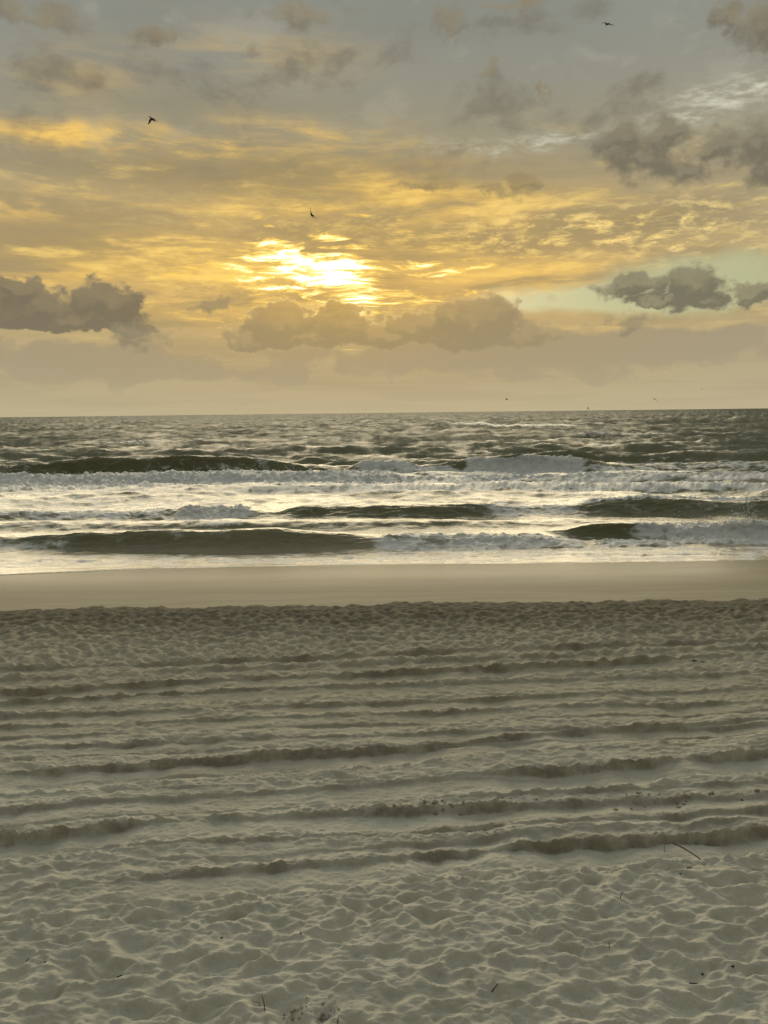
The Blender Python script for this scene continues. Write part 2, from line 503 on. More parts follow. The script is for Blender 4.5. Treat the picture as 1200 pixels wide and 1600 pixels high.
def obj_coord(nt):
    return S(nt, nt.new('ShaderNodeTexCoord').outputs['Object'])


# ------------------------------------------------------------------ the beach
# ruts: (foot of the far wall as points along x, width, depth by x, height of the thrown-up berm)
RUTS = [
    ([(-3.317, 6.107), (-1.182, 6.421), (0.555, 6.649), (3.681, 6.992)], 0.27,
     [(-3.5, .05), (-2.4, .05), (-1.9, .09), (-1.3, .06), (-1.0, .12), (-.2, .12), (0.2, .05), (.45, .11), (.85, .12), (1.0, .05), (1.2, .15), (4, .15)], .035),
    ([(-3.742, 6.970), (-1.961, 7.261), (-0.426, 7.364), (3.998, 7.630)], 0.26,
     [(-4, .16), (-2.6, .15), (-2.0, .07), (-1.2, .04), (-.6, .07), (0, .09), (2.2, .08), (3.6, .06), (4.5, .05)], .05),
    ([(-3.982, 8.344), (-2.987, 8.431), (-1.545, 8.643), (0.277, 8.875), (2.385, 9.250), (4.988, 9.624)], 0.30,
     [(-4.8, .03), (-4.0, .07), (-3.2, .14), (-.2, .17), (.5, .13), (1.2, .09), (3, .08), (5, .06)], .035),
    ([(-4.002, 7.497), (-0.452, 7.907), (1.398, 8.161), (3.508, 8.426), (4.464, 8.569)], 0.28,
     [(-4.2, .08), (-2, .06), (-.5, .07), (1.2, .07), (1.5, .14), (3.3, .15), (3.45, .06), (3.6, .15), (5, .13)], .035),
    ([(-5.711, 10.958), (-1.211, 11.417), (4.520, 12.012)], 0.28,
     [(-6.5, .12), (-3.4, .11), (-2.4, .05), (-.5, .10), (3.0, .10), (4.2, .11), (5, .03), (8, .05)], .03),
    ([(-5.469, 10.468), (-3.023, 10.818), (-1.912, 10.886), (5.844, 11.347)], 0.28,
     [(-6.5, .09), (-4.5, .10), (-2.6, .09), (-1.0, .05), (1, .06), (3, .04), (7, .05)], .03),
]
_rr = random.Random(5)
for (l, r_, d_) in ((1120, 1075, .055), (1138, 1093, .055), (1152, 1108, .05), (1168, 1126, .06), (1183, 1143, .05),
                    (1215, 1160, .05), (1238, 1196, .05), (1282, 1222, .05), (1330, 1262, .06), (1352, 1276, .04),
                    (1062, 1020, .05), (1048, 1008, .045), (1035, 1062, .0)):
    pts = []
    if l == 1120: pts = [(-5.202, 9.928), (5.532, 10.720)]
    elif l == 1138: pts = [(-5.012, 9.542), (5.299, 10.250)]
    elif l == 1152: pts = [(-4.873, 9.260), (5.139, 9.928)]
    elif l == 1168: pts = [(-4.723, 8.957), (4.906, 9.459)]
    elif l == 1183: pts = [(-4.591, 8.689), (4.759, 9.163)]
    elif l == 1215: pts = [(-4.280, 8.059), (4.639, 8.920)]
    elif l == 1238: pts = [(-4.150, 7.797), (4.287, 8.212)]
    elif l == 1282: pts = [(-3.877, 7.243), (4.123, 7.882)]
    elif l == 1330: pts = [(-3.595, 6.672), (3.868, 7.368)]
    elif l == 1352: pts = [(-3.465, 6.408), (3.781, 7.193)]
    elif l == 1062: pts = [(-5.932, 11.406), (6.442, 12.552)]
    elif l == 1048: pts = [(-6.171, 11.890), (6.657, 12.985)]
    _s = _rr.choice((.45, .8, 1.1, 1.35))
    if pts:
        am = [(-8 + 1.1 * k, d_ * _s * _rr.uniform(0.15, 1.45)) for k in range(16)]
        RUTS.append((pts, _rr.uniform(.18, .28), am, .022))


def sand_height(x, y, full=False):
    """Dry sand: wind-softened footprints, wheel ruts along the shore, low swells."""
    wx = x + 0.10 * gnoise(x * 2.1, y * 2.6, 3) + 0.035 * gnoise(x * 7, y * 8, 4)
    wy = y + 0.10 * gnoise(x * 2.0, y * 2.4, 7) + 0.03 * gnoise(x * 6, y * 8, 8)
    far = sstep(y, 10.2, 12.2)                                  # trampled strip near the wet sand
    near = 1 - sstep(y, 6.2, 7.6)
    # footprints: bowls meeting at crests
    b1 = np.clip(soft_worley(wx / 0.265, wy / 0.158, 11, 20.0), 0, 1)
    b2 = np.sqrt(worley(wx / 0.13 + 3.1, wy / 0.10 + 1.7, 23)) ** 1.5
    a1 = 0.45 + 1.2 * np.clip(fbm(x * 1.5, y * 2.2, 31, 3) + 0.2, 0, 1)
    a2 = 0.35 + 1.0 * np.clip(fbm(x * 1.7 + 5, y * 2.2, 37, 3) + 0.2, 0, 1)
    foot = (0.060 * a1 * b1 + 0.012 * a2 * b2 + 0.052 * pits(wx, wy, .27, .20, 211, .8)
            + 0.026 * pits(wx * 1.7, wy * 1.7, .27, .20, 223, .8) + 0.012 * pits(wx * 3, wy * 3, .27, .2, 227, .7))
    lump = 0.016 * fbm(x * 5.5, y * 8.0, 41, 4, 0.55)
    foot_w = near * 0.80 + (1 - near) * (0.30 + 0.50 * np.clip(fbm(x * .6, y * 1.5, 43, 2) + .25, 0, 1))
    foot_w = foot_w * (1 - far) + far * 0.95
    z = 0.05 * fbm(x * 0.35, y * 0.5, 47, 3) + lump * (0.7 + 0.9 * far)
    # trampled strip: smaller, sharper prints
    b3 = np.sqrt(worley(wx / 0.21 + 9, wy / 0.20, 59))
    tram = 0.125 * np.minimum(b3, 0.62) + 0.035 * fbm(x * 4.3, y * 4.0, 61, 4, 0.6)
    floor = np.zeros_like(x)
    cut = np.zeros_like(x)
    xf, yf = x.ravel(), y.ravel()
    cutf, floorf, churn_shade_f = cut.ravel(), floor.ravel(), np.zeros(x.size)
    for k, (pts, w, am, berm) in enumerate(RUTS):
        ids = np.nonzero(np.abs(yf - lerp_pts(xf, pts)) < 0.9)[0]
        if len(ids) == 0:
            continue
        xs, ys = xf[ids], yf[ids]
        s = ys - lerp_pts(xs, pts) - 0.014 * line_fbm(xs, 0.6, k * 3.7 + .3, 67) - 0.009 * line_fbm(xs, 5.0, k * 1.9 + .4, 71, 4, .6)
        s = s + 0.014 * fbm(xs * 9.0, ys * 9.0 + k, 77, 3, .6)
        D = (0.62 if k < 6 else 0.72) * amp_pts(xs, am) * (0.85 + 0.8 * line_fbm(xs, 1.7, k * 7.7 + .6, 73, 2))
        wall = 0.010 + 0.02 * np.abs(line_fbm(xs, 3.1, k + .5, 75))
        inside = sstep(s, -w - 0.20, -w + 0.03) * (1 - np.clip(s / (wall + 0.012), 0, 1))
        bl = 0.6 + 1.6 * np.clip(fbm(xs * 6.0, ys * 9 + k, 79, 4, .6), -.45, 1)
        mound = np.where(s > wall, np.exp(-(s - wall) / 0.11), 0) * sstep(s, 0, wall + .004) + 0.8 * np.exp(-np.abs(s + w + 0.20) / 0.07)
        cutf[ids] += -D * inside + np.minimum(D / 0.045, 1.4) * 0.62 * berm * bl * mound
        churn_shade_f[ids] = np.maximum(churn_shade_f[ids], np.clip(D / 0.06, 0, 1.2) * np.exp(-((s - 0.03) / 0.055) ** 2))  # far-wall strip: roughens the sand and carries the painted shade
        fl = np.minimum(D / 0.035, 1) * sstep(s, -w - 0.08, -w + 0.04) * (1 - sstep(s, -0.02, 0.05))
        floorf[ids] = np.maximum(floorf[ids], fl)
    foot = foot * (1 - far) + tram * far
    foot_w = foot_w * (1 - 0.75 * sstep(y, 14.8, 15.8))
    z = z + (foot - 0.035) * foot_w * (1 - 0.85 * floor) + cut
    z = z + 0.0075 * fbm(x * 20, y * 26, 83, 3, 0.6)
    mid = sstep(y, 6.6, 7.6)
    ridge = (0.5 - np.abs(gnoise(wx * 3.2, wy * 6.0, 87))) + 0.55 * (0.5 - np.abs(gnoise(wx * 7.0, wy * 12.0, 88))) + 0.30 * (0.5 - np.abs(gnoise(wx * 15, wy * 24, 89)))
    rough = np.clip(0.55 + 0.9 * fbm(x * .5, y * 1.9, 90, 3), 0.12, 1.3)
    z = z + (0.005 + 0.026 * mid) * rough * ridge * (1 - 0.8 * floor) * (1 - 0.5 * sstep(y, 15.0, 15.9))
    churn_shade = np.clip(churn_shade_f.reshape(x.shape), 0, 1)
    z = z + 0.012 * churn_shade * fbm(x * 15, y * 17, 85, 3, 0.65)
    # two small holes dug in the foreground
    for (hx, hy, hr) in HOLES:
        q = ((x - hx) / hr) ** 2 + ((y - hy) / (hr * 0.8)) ** 2
        z = z - 0.035 * np.exp(-q) + 0.02 * np.exp(-q * 1.5) * fbm(x * 26, y * 26, 91, 4, 0.7)
    # falls below the wet sand beyond its ragged edge
    edge = 15.95 + 0.26 * fbm(x * 0.4, y * 0 + 2.2, 95, 2) + 0.22 * fbm(x * 2.2, y * 1.5, 97, 3)
    z = z - 0.26 * sstep(y, edge - 0.25, edge + 0.7)
    return (z, churn_shade) if full else z


HOLES = [(*(-0.675, 4.801), 0.10), (*(-0.452, 4.752), 0.10)]


def wet_height(x, y):
    base = np.interp(y, [0, 15.9, 23.1, 30, 60, 400, 40000], [-.35, -.05, -.60, -1.05, -2.6, -8, -8])
    base = base + 0.012 * fbm(x * 0.22, y * 0.5, 101, 3) * sstep(y, 16, 18)
    return base


def sym_cols(n, um, extra, top):
    a = np.linspace(-um, um, n)
    e = um * (top / um) ** (np.arange(1, extra + 1) / extra)
    return np.concatenate([-e[::-1], a, e])


def srow(seq):
    return np.array(sorted(set(np.round(np.concatenate(seq), 4))))


# rows a constant visual step apart, as seen from standing height
th = np.linspace(R(46), R(13.2), 1090)
rows = srow([EYE_H / np.tan(th), -np.geomspace(0.5, 400, 24), np.linspace(-0.4, 4.2, 40)])
cols = sym_cols(750, 0.66, 24, 60.0)
deff = np.sqrt(np.maximum(rows, 0.0) ** 2 + 5.5 ** 2)      # the fine part is wider than the view on both sides
X = cols[None, :] * deff[:, None]
Y = np.repeat(rows[:, None], len(cols), 1)
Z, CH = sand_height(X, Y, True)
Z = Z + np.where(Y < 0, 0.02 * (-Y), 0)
dry_sand = grid_mesh('dry_sand', X, Y, Z, {'churned_shade': CH})
dry_sand['kind'] = 'structure'
dry_sand['label'] = 'dry beach sand with soft footprints and wheel ruts'

rows = srow([np.linspace(15.0, 26, 60), np.geomspace(26.5, 400, 30)])
cols = sym_cols(160, 0.8, 24, 60.0)
X = cols[None, :] * rows[:, None]
Y = np.repeat(rows[:, None], len(cols), 1)
wet_sand = grid_mesh('wet_sand', X, Y, wet_height(X, Y))
wet_sand['kind'] = 'structure'
wet_sand['label'] = 'smooth wet sand between the dry beach and the surf'

# dry sand
m_dry, nt, p, out = material('dry_sand')
oc = obj_coord(nt)
sep = nt.new('ShaderNodeSeparateXYZ')
nt.put(sep.inputs[0], oc)
yy = S(nt, sep.outputs[1])
patch = nt.noise(nt.v('MULTIPLY', oc, (0.7, 1.6, 1.0)), 1.0, 4.0, 0.55)
grain = nt.noise(oc, 260.0, 2.0, 0.6)
speck = nt.noise(oc, 38.0, 3.0, 0.65)
c = nt.mix(nt.smooth(patch, 0.35, 0.68), (0.65, 0.64, 0.555, 1), (0.59, 0.58, 0.495, 1))
c = nt.mix(nt.smooth(yy + (patch - 0.5) * 3.0, 6.8, 11.0) * 0.8, c, (0.50, 0.47, 0.37, 1))     # less bleached towards the sea
c = nt.mix(nt.smooth(speck, 0.56, 0.74) * 0.25, c, (0.24, 0.20, 0.15, 1))
mott = nt.noise(oc, 75.0, 3.0, 0.7)
c = nt.mix(nt.smooth(mott, 0.40, 0.66) * 0.30, c, nt.mix(1.0, c, (0.70, 0.68, 0.64, 1), 'MULTIPLY'))
c = nt.mix(nt.smooth(grain, 0.60, 0.78) * 0.35, c, (0.20, 0.17, 0.13, 1))
wetn = nt.noise(nt.v('MULTIPLY', oc, (0.9, 2.2, 1.0)), 1.0, 5.0, 0.6)
damp = nt.smooth(yy + (wetn - 0.5) * 3.2, 12.2, 15.6)
chn_shade = S(nt, nt.new('ShaderNodeAttribute', attribute_name='churned_shade').outputs['Fac'])
turned = nt.noise(nt.v('MULTIPLY', oc, (2.0, 3.0, 2.0)), 1.0, 5.0, 0.65)  # breaks up the strip of turned damp sand and painted shade
c = nt.mix(nt.m('MULTIPLY', chn_shade, nt.smooth(turned, 0.36, 0.60)) * 0.7, c, (0.22, 0.188, 0.137, 1))   # damp sand turned up by the wheels, deepened into painted shade on far walls
c = nt.mix(damp * 0.85, c, (0.17, 0.15, 0.108, 1))
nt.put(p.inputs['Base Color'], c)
p.inputs['Roughness'].default_value = 0.95
p.inputs['Specular IOR Level'].default_value = 0.15
bmp = nt.new('ShaderNodeBump')
bmp.inputs['Strength'].default_value = 0.55
bmp.inputs['Distance'].default_value = 0.006
nt.put(bmp.inputs['Height'], grain * 0.35 + nt.noise(oc, 70.0, 4.0, 0.65) + nt.noise(oc, 16.0, 5.0, 0.65) * (chn_shade * 7.0 + 1.2))
nt.t.links.new(bmp.outputs[0], p.inputs['Normal'])
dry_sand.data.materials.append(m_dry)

# wet sand
m_wet, nt, p, out = material('wet_sand')
oc = obj_coord(nt)
st = nt.noise(nt.v('MULTIPLY', oc, (0.35, 2.6, 1.0)), 1.0, 5.0, 0.6)
sep = nt.new('ShaderNodeSeparateXYZ')
nt.put(sep.inputs[0], oc)
soak = nt.smooth(S(nt, sep.outputs[1]) + (st - 0.5) * 2.5, 16.2, 22.5)
c = nt.mix(nt.smooth(st, 0.35, 0.7), (0.40, 0.37, 0.275, 1), (0.335, 0.305, 0.22, 1))
wl = nt.noise(nt.v('MULTIPLY', oc, (0.16, 0.25, 0.1)), 1.0, 3.0, 0.5)
wash = S(nt, sep.outputs[1]) + (wl - 0.5) * 3.5
for lim, amt in ((17.4, 0.16), (19.4, 0.20), (21.2, 0.26)):
    c = nt.mix(nt.smooth(wash, lim - 0.02, lim + 0.22) * amt, c, (0.16, 0.145, 0.105, 1))       # tide marks of earlier swashes
nt.put(p.inputs['Base Color'], c)
nt.put(p.inputs['Roughness'], nt.smooth(soak, 0.0, 1.0, 0.60, 0.38))
p.inputs['Specular IOR Level'].default_value = 0.07
p.inputs['IOR'].default_value = 1.33
bmp = nt.new('ShaderNodeBump')
bmp.inputs['Strength'].default_value = 0.25
bmp.inputs['Distance'].default_value = 0.01
nt.put(bmp.inputs['Height'], nt.noise(nt.v('MULTIPLY', oc, (3.0, 8.0, 1.0)), 1.0, 6.0, 0.62))
nt.t.links.new(bmp.outputs[0], p.inputs['Normal'])
wet_sand.data.materials.append(m_wet)

# ------------------------------------------------------------------ the sea
SEA = -0.60
_rng = np.random.default_rng(12)


def ocean_patch(n, L, wind, lmin, spread=2.0, ang=-math.pi / 2):
    k1 = np.fft.fftfreq(n, 1.0 / n) * 2 * math.pi / L
    kx, ky = np.meshgrid(k1, k1)
    k = np.sqrt(kx * kx + ky * ky)
    k[0, 0] = 1
    Lw = wind * wind / 9.81
    cosf = (kx * math.cos(ang) + ky * math.sin(ang)) / k
    P = np.exp(-1 / (k * Lw) ** 2) / k ** 4 * np.abs(cosf) ** spread * np.exp(-(k * lmin) ** 2)
    P[0, 0] = 0
    xi = _rng.normal(size=(n, n)) + 1j * _rng.normal(size=(n, n))
    h = np.fft.ifft2(xi * np.sqrt(P))
    z = np.real(h)
    H = np.fft.fft2(z)
    dy = np.real(np.fft.ifft2(-1j * ky / k * H))
    s = z.std()
    return z / s, dy / s


def sample(Pz, L, x, y, rot=0.0):
    n = Pz.shape[0]
    c, s = math.cos(rot), math.sin(rot)
    u = ((c * x - s * y) / L * n) % n
    v = ((s * x + c * y) / L * n) % n
    i, j = np.floor(u).astype(int), np.floor(v).astype(int)
    fu, fv = u - i, v - j
    i, j = i % n, j % n
    i1, j1 = (i + 1) % n, (j + 1) % n
    return (Pz[j, i] * (1 - fu) + Pz[j, i1] * fu) * (1 - fv) + (Pz[j1, i] * (1 - fu) + Pz[j1, i1] * fu) * fv


P_sea, P_sea_d = ocean_patch(512, 90.0, 3.3, 0.12)
P_swl, P_swl_d = ocean_patch(256, 410.0, 8.5, 2.5, 6.0)
P_rip, P_rip_d = ocean_patch(256, 13.0, 1.4, 0.04, 1.0)

# breaking waves: crest line y(x), height by x, front width, back width, forward lean
WAVES = [
    # nearest, left: an unbroken olive wall
    dict(crest=[(-16, 28.2), (-12, 27.6), (-6, 27.0), (0, 26.7), (8, 26.9)],
         H=[(-20, .30), (-13.3, .28), (-12, .38), (-9, .56), (-5, .60), (-2.5, .50), (-1.0, .40), (0.5, .30), (3, .28), (5.5, .25), (7, 0.0)], f=1.15, b=1.5, lean=.55),
    # nearest, right: curling and already white beyond x = 10
    dict(crest=[(4, 28.5), (7.5, 28.45), (10, 28.15), (14, 27.6), (22, 27.2)],
         H=[(5.4, 0), (6.8, .20), (7.6, .42), (8.6, .52), (9.8, .48), (11, .36), (13, .46), (16, .36), (20, .5)], f=.85, b=1.3, lean=.7),
    # second line
    dict(crest=[(-20, 35.6), (-9, 35.2), (-4, 34.9), (3, 34.7), (8, 35.4), (12, 35.2), (18, 34.6)],
         H=[(-24, .18), (-15, .24), (-9, .30), (-6.5, .26), (-5, .12), (-3.6, .42), (1, .46), (4.4, .44), (6.6, .26), (8.2, .30), (10.5, .52), (12.5, .54), (16, .42), (24, .3)], f=1.5, b=1.6, lean=.5),
    # low ridge in front of the second line, left and middle
    dict(crest=[(-18, 32.6), (-8, 31.8), (0, 31.4), (6, 31.6), (16, 31.2)],
         H=[(-20, .10), (-14, .18), (-9, .22), (-5, .26), (0, .2), (3, .24), (7, .12), (12, .08), (20, .05)], f=1.3, b=1.3, lean=.3),
    # bore of white water
    dict(crest=[(-34, 53.0), (-20, 52.6), (-10, 52.0), (-2, 51.2), (6, 50), (14, 49.6), (24, 49)],
         H=[(-40, .5), (-20, .55), (-8, .62), (-2, .55), (3, .30), (10, .30), (20, .28), (30, .2)], f=2.2, b=3.2, lean=.3),
    dict(crest=[(-10, 46.5), (0, 46.0), (10, 45.4), (26, 44.5)],
         H=[(-12, 0), (-4, .16), (2, .24), (12, .26), (26, .2)], f=1.6, b=2.4, lean=.3),
    # tall olive wall behind the bore, left
    dict(crest=[(-40, 58.5), (-24, 58.8), (-14, 58.8), (-5, 58.2), (2, 58)],
         H=[(-46, .5), (-33, .62), (-28, .95), (-22, 1.42), (-14, 1.46), (-9, 1.28), (-6, .82), (-3.5, .38), (-1, .34), (2, .3), (4, 0)], f=2.6, b=3.2, lean=.6),
    # breaker to the right of it
    dict(crest=[(-4, 58), (2, 59), (8, 59.2), (16, 59.2), (22, 60)],
         H=[(-3, 0), (-1.5, .55), (0, .62), (3, .42), (6, .8), (9, 1.12), (13, 1.12), (15, .95), (17, .55), (20, .3), (24, .0)], f=2.2, b=2.8, lean=.6),
    dict(crest=[(10, 68), (16, 67), (22, 68), (40, 69)],
         H=[(10, 0), (13.5, 1.0), (16, 1.15), (19, .8), (23, .6), (27, .95), (31, .7), (36, .9), (46, .5)], f=3.0, b=4, lean=.5),
    # outer bar
    dict(crest=[(-10, 236), (20, 232), (60, 236)], H=[(0, 0), (10, 1.0), (16, 1.7), (28, 1.6), (34, .8), (60, .7), (80, 0)], f=6, b=9, lean=.4),
    dict(crest=[(70, 270), (140, 265)], H=[(80, 0), (95, 1.5), (120, 1.5), (150, 1.0)], f=6, b=9, lean=.4),
    dict(crest=[(-90, 128), (-30, 126), (20, 130), (80, 126)], H=[(-90, .5), (-60, .3), (-40, .75), (-20, .3), (10, .5), (40, .7), (70, .4), (90, .6)], f=5, b=6, lean=.4),
    dict(crest=[(-60, 92), (-20, 90), (30, 93), (60, 90)], H=[(-60, .4), (-44, .7), (-30, .2), (-6, .5), (10, .2), (30, .6), (50, .3), (60, .4)], f=4, b=5, lean=.4),
]


def foam_field(x, y):
    f = np.zeros_like(x)
    def add(x0, x1, y0, y1, k, sx=1.0, sy=0.5, tilt=0.0):
        yy_ = y - tilt * x
        w = sstep(x, x0 - sx, x0 + sx) * (1 - sstep(x, x1 - sx, x1 + sx)) * sstep(yy_, y0 - sy, y0 + sy) * (1 - sstep(yy_, y1 - sy, y1 + sy))
        np.maximum(f, k * w, out=f)
    wob = 1.1 * fbm(x * 0.16, y * 0.1, 131, 3)
    y = y + wob * sstep(y, 30, 40) + 0.30 * fbm(x * .5, y * .3, 133, 3)
    add(-60, 2.0, 47.6, 53.6, 1.0, 3, .7)            # the bore
    add(-60, 0, 43.5, 48.0, .60, 3, 1.0)
    add(0, 40, 47.8, 50.6, .86, 2, .7)
    add(-4, 40, 43.8, 46.6, .84, 3, .5)
    add(-60, -6.5, 36.2, 43.5, .58, 2.5, .8)
    add(-6, 40, 36.6, 43.5, .40, 2, .8)
    add(14, 40, 51, 56, .62, 3, 1)
    add(-2, 14, 51, 56.6, .60, 3, 1)
    add(-2.2, 5.5, 56.2, 58.6, .86, 1, .5)           # breaker, right
    add(6.0, 15.3, 55.6, 59.3, 1.0, 1.0, .3)
    add(15, 24, 56, 58.5, .72, 1.5, .6)
    add(18, 44, 58, 66, .50, 3, 2)
    add(-9.6, -6.0, 33.6, 36.4, .92, .8, .3)         # second line
    add(-19, -9.0, 34.2, 36.2, .66, 1.2, .4)
    add(8.8, 26, 35.1, 37.2, .84, 1.5, .3)
    add(4.0, 8.8, 33.4, 35.6, .60, 1, .4)
    add(-5, 4.0, 34.9, 36.5, .56, 1, .3)
    add(-18, -5, 31.0, 33.0, .48, 2, .4)
    add(-0.4, 7.2, 25.5, 27.3, .72, .6, .25)         # nearest line
    add(7.0, 10.5, 25.6, 27.1, .80, .8, .2)
    add(9.8, 30, 26.0, 28.6, .98, 1.2, .3)
    add(9.0, 10.6, 27.3, 28.4, .75, .4, .2)
    add(-18, -11, 26.0, 27.2, .55, 1, .4)
    add(-60, 60, 24.15, 24.45, .66, 1, .14)          # swash lines
    add(-60, 60, 23.2, 25.6, .50, 1, .3)
    add(-2, 60, 24.9, 25.5, .62, 2, .2)
    add(20, 60, 228, 234, .9, 6, 3)
    add(75, 150, 262, 268, .8, 6, 3)
    add(-50, -30, 124, 127, .62, 4, 1.5)
    add(30, 60, 126, 130, .6, 4, 1.5)
    return f


def shore_line(x):
    return (np.interp(x, [-60, -16, -11, -8.8, -6.8, -4, 0, 11.7, 60], [20.0, 20.7, 21.6, 22.3, 22.85, 23.05, 23.15, 23.1, 22.6])
            + 0.10 * line_fbm(x, 0.3, 5.5, 141, 2))


def sea_surface(x, y):
    """x, y on the resting plane -> displaced point, foam."""
    out = sstep(y, 24, 70)
    d1 = sample(P_sea, 90.0, x, y, 0.1)
    d2 = sample(P_swl, 410.0, x, y, -0.08)
    d3 = sample(P_rip, 13.0, x, y, 0.3)
    a1 = 0.025 + 0.15 * out + 0.12 * sstep(y, 100, 400)
    a3 = 0.012 + 0.016 * out
    shallow = sstep(y, 23.6, 27)
    z = SEA + shallow * (a1 * d1 + 0.14 * out * d2 + a3 * d3)
    yy_ = y - shallow * (0.8 * a1 * sample(P_sea_d, 90.0, x, y, 0.1) + 0.6 * a3 * sample(P_rip_d, 13.0, x, y, 0.3)) * (y < 600)
    calm = np.ones_like(x)
    for w in WAVES[:9]:
        s = y - lerp_pts(x, w['crest'])
        calm = np.minimum(calm, 1 - 0.75 * np.clip(amp_pts(x, w['H']) / .5, 0, 1) * np.exp(-((s + .3) / (w['f'] * 1.2)) ** 2))
    z = SEA + (z - SEA) * calm
    yy_ = y + (yy_ - y) * calm
    for k, w in enumerate(WAVES):
        yc = lerp_pts(x, w['crest']) + (0.010 * w['f']) * 22 * line_fbm(x, 0.2, 3.3 * k + .2, 151, 3)
        H = amp_pts(x, w['H']) * (1 + (0.10 if k == 6 else 0.26) * line_fbm(x, .22, k * 2.9 + .2, 153, 4))
        s = y - yc
        fr = np.clip(1 + s / w['f'], 0, 1)
        front = fr * fr * (3 - 2 * fr)
        back = np.exp(-(s / w['b']) ** 2)
        pr = np.where(s < 0, front, back)
        z = z + H * pr - 0.12 * H * np.exp(-((s + w['f'] * 1.15) / (w['f'] * .5)) ** 2)
        yy_ = yy_ - w['lean'] * H * pr ** 2
        if k < 9:
            face = np.clip(H / .4, 0, 1) * np.exp(-((s + .4 * w['f']) / (.6 * w['f'])) ** 2)
            sel = face > .02
            z[sel] += .07 * w['f'] * face[sel] * fbm(x[sel] * .8, y[sel] * 2.4 / w['f'] + k, 157, 4, .6)
    foam = foam_field(x, y)
    surf = sstep(y, 25.5, 27) * (1 - sstep(y, 62, 80))
    foam = np.maximum(foam, surf * (0.22 + 0.26 * fbm(x * .22, y * .5, 155, 3)))
    thick = sstep(foam, .45, 1.0)
    bill = np.abs(fbm(x * 1.3, y * 1.6, 161, 4, .6))
    scale = np.where(y < 32, .75, 1.0)
    z = z + thick * scale * (0.30 * bill + 0.10 * fbm(x * 4.2, y * 4.6, 163, 3, .6) + .03)
    # run-up: a thin film climbing the wet sand
    film = wet_height(x, y) + np.where(y > shore_line(x), 0.012, -0.03 - 0.3 * np.clip(shore_line(x) - y - .2, 0, 1))
    edge = np.exp(-((y - shore_line(x) - 0.06) / 0.07) ** 2)
    foam = np.maximum(foam, 0.72 * edge)
    z = np.maximum(z, film + 0.010 * edge)
    return x, yy_, z, foam


EYE_S = EYE_H - SEA
base = EYE_S / np.tan(np.linspace(R(13.2), R(0.06), 330))
rows = srow([base, np.arange(25.2, 28.9, .035), np.arange(33.2, 36, .06), np.arange(49, 53.4, .12), np.arange(55.8, 60, .075),
             np.array([5200., 7000, 10000, 15000, 25000, 40000])])
rows = rows[rows > 19.5]
cols = sym_cols(760, 0.68, 26, 40.0)
X = cols[None, :] * rows[:, None]
Y = np.repeat(rows[:, None], len(cols), 1)
X, Y, Z, FO = sea_surface(X, Y)
sea = grid_mesh('sea', X, Y, Z, {'foam': FO})
sea['kind'] = 'structure'
sea['label'] = 'grey surf sea with olive breaking waves and white foam'

m_sea, nt, p, out = material('sea_water')
oc = obj_coord(nt)
at = nt.new('ShaderNodeAttribute', attribute_name='foam')
foam = S(nt, at.outputs['Fac'])
lace = nt.noise(nt.v('MULTIPLY', oc, (1.1, 1.9, 1.6)), 1.0, 8.0, 0.66, 0.5)
lace2 = nt.m('ABSOLUTE', nt.noise(nt.v('MULTIPLY', oc, (1.1, 1.4, 1.4)), 1.0, 5.0, 0.55, 0.9) - 0.5)
fm = foam + (lace - 0.5) * 2.0 - lace2 * 0.9
fmask = nt.m('MULTIPLY', nt.smooth(fm, 0.26, 0.74), nt.smooth(foam, 0.04, 0.30))
sep = nt.new('ShaderNodeSeparateXYZ')
nt.put(sep.inputs[0], oc)
wy = S(nt, sep.outputs[1])
silt = nt.smooth(wy, 24.4, 27.5, 1.0, 0.0)          # sand stirred up in the shallows
nt.put(p.inputs['Base Color'], nt.mix(silt, (0.185, 0.185, 0.105, 1), (0.48, 0.42, 0.31, 1)))
nt.put(p.inputs['Roughness'], nt.smooth(wy, 25.0, 160.0, 0.14, 0.38))
p.inputs['IOR'].default_value = 1.333
rip = nt.noise(nt.v('MULTIPLY', oc, (1.4, 2.4, 1.6)), 1.0, 6.0, 0.62)
bmp = nt.new('ShaderNodeBump')
nt.put(bmp.inputs['Strength'], nt.smooth(wy, 26.0, 120.0, 0.35, 0.7))
bmp.inputs['Distance'].default_value = 0.14
nt.put(bmp.inputs['Height'], rip)
# wave fronts lean to the shore and hide their own backs
chop = nt.noise(nt.v('MULTIPLY', oc, (0.16, 0.07, 0.1)), 1.0, 9.0, 0.70, 0.4)
chop2 = nt.noise(nt.v('MULTIPLY', oc, (0.035, 0.012, 0.1)), 1.0, 5.0, 0.65)
tilt = nt.xyz(0.0, nt.smooth(wy, 27.0, 85.0, 0.0, -1.0) * (nt.smooth(chop, 0.32, 0.66, 0.12, 0.40) + nt.smooth(chop2, 0.4, 0.65, 0.0, 0.12)), 0.0)
nt.put(p.inputs['Normal'], nt.v('NORMALIZE', nt.v('ADD', S(nt, bmp.outputs[0]), tilt)))
fb = nt.new('ShaderNodeBsdfPrincipled')
fcol = nt.mix(nt.smooth(lace, 0.35, 0.65), (0.82, 0.84, 0.83, 1), (0.93, 0.94, 0.93, 1))
nt.put(fb.inputs['Base Color'], fcol)
fb.inputs['Roughness'].default_value = 0.45
fb.inputs['IOR'].default_value = 1.333
b2 = nt.new('ShaderNodeBump')
b2.inputs['Strength'].default_value = 0.9
b2.inputs['Distance'].default_value = 0.22
nt.put(b2.inputs['Height'], nt.noise(oc, 2.6, 7.0, 0.68))
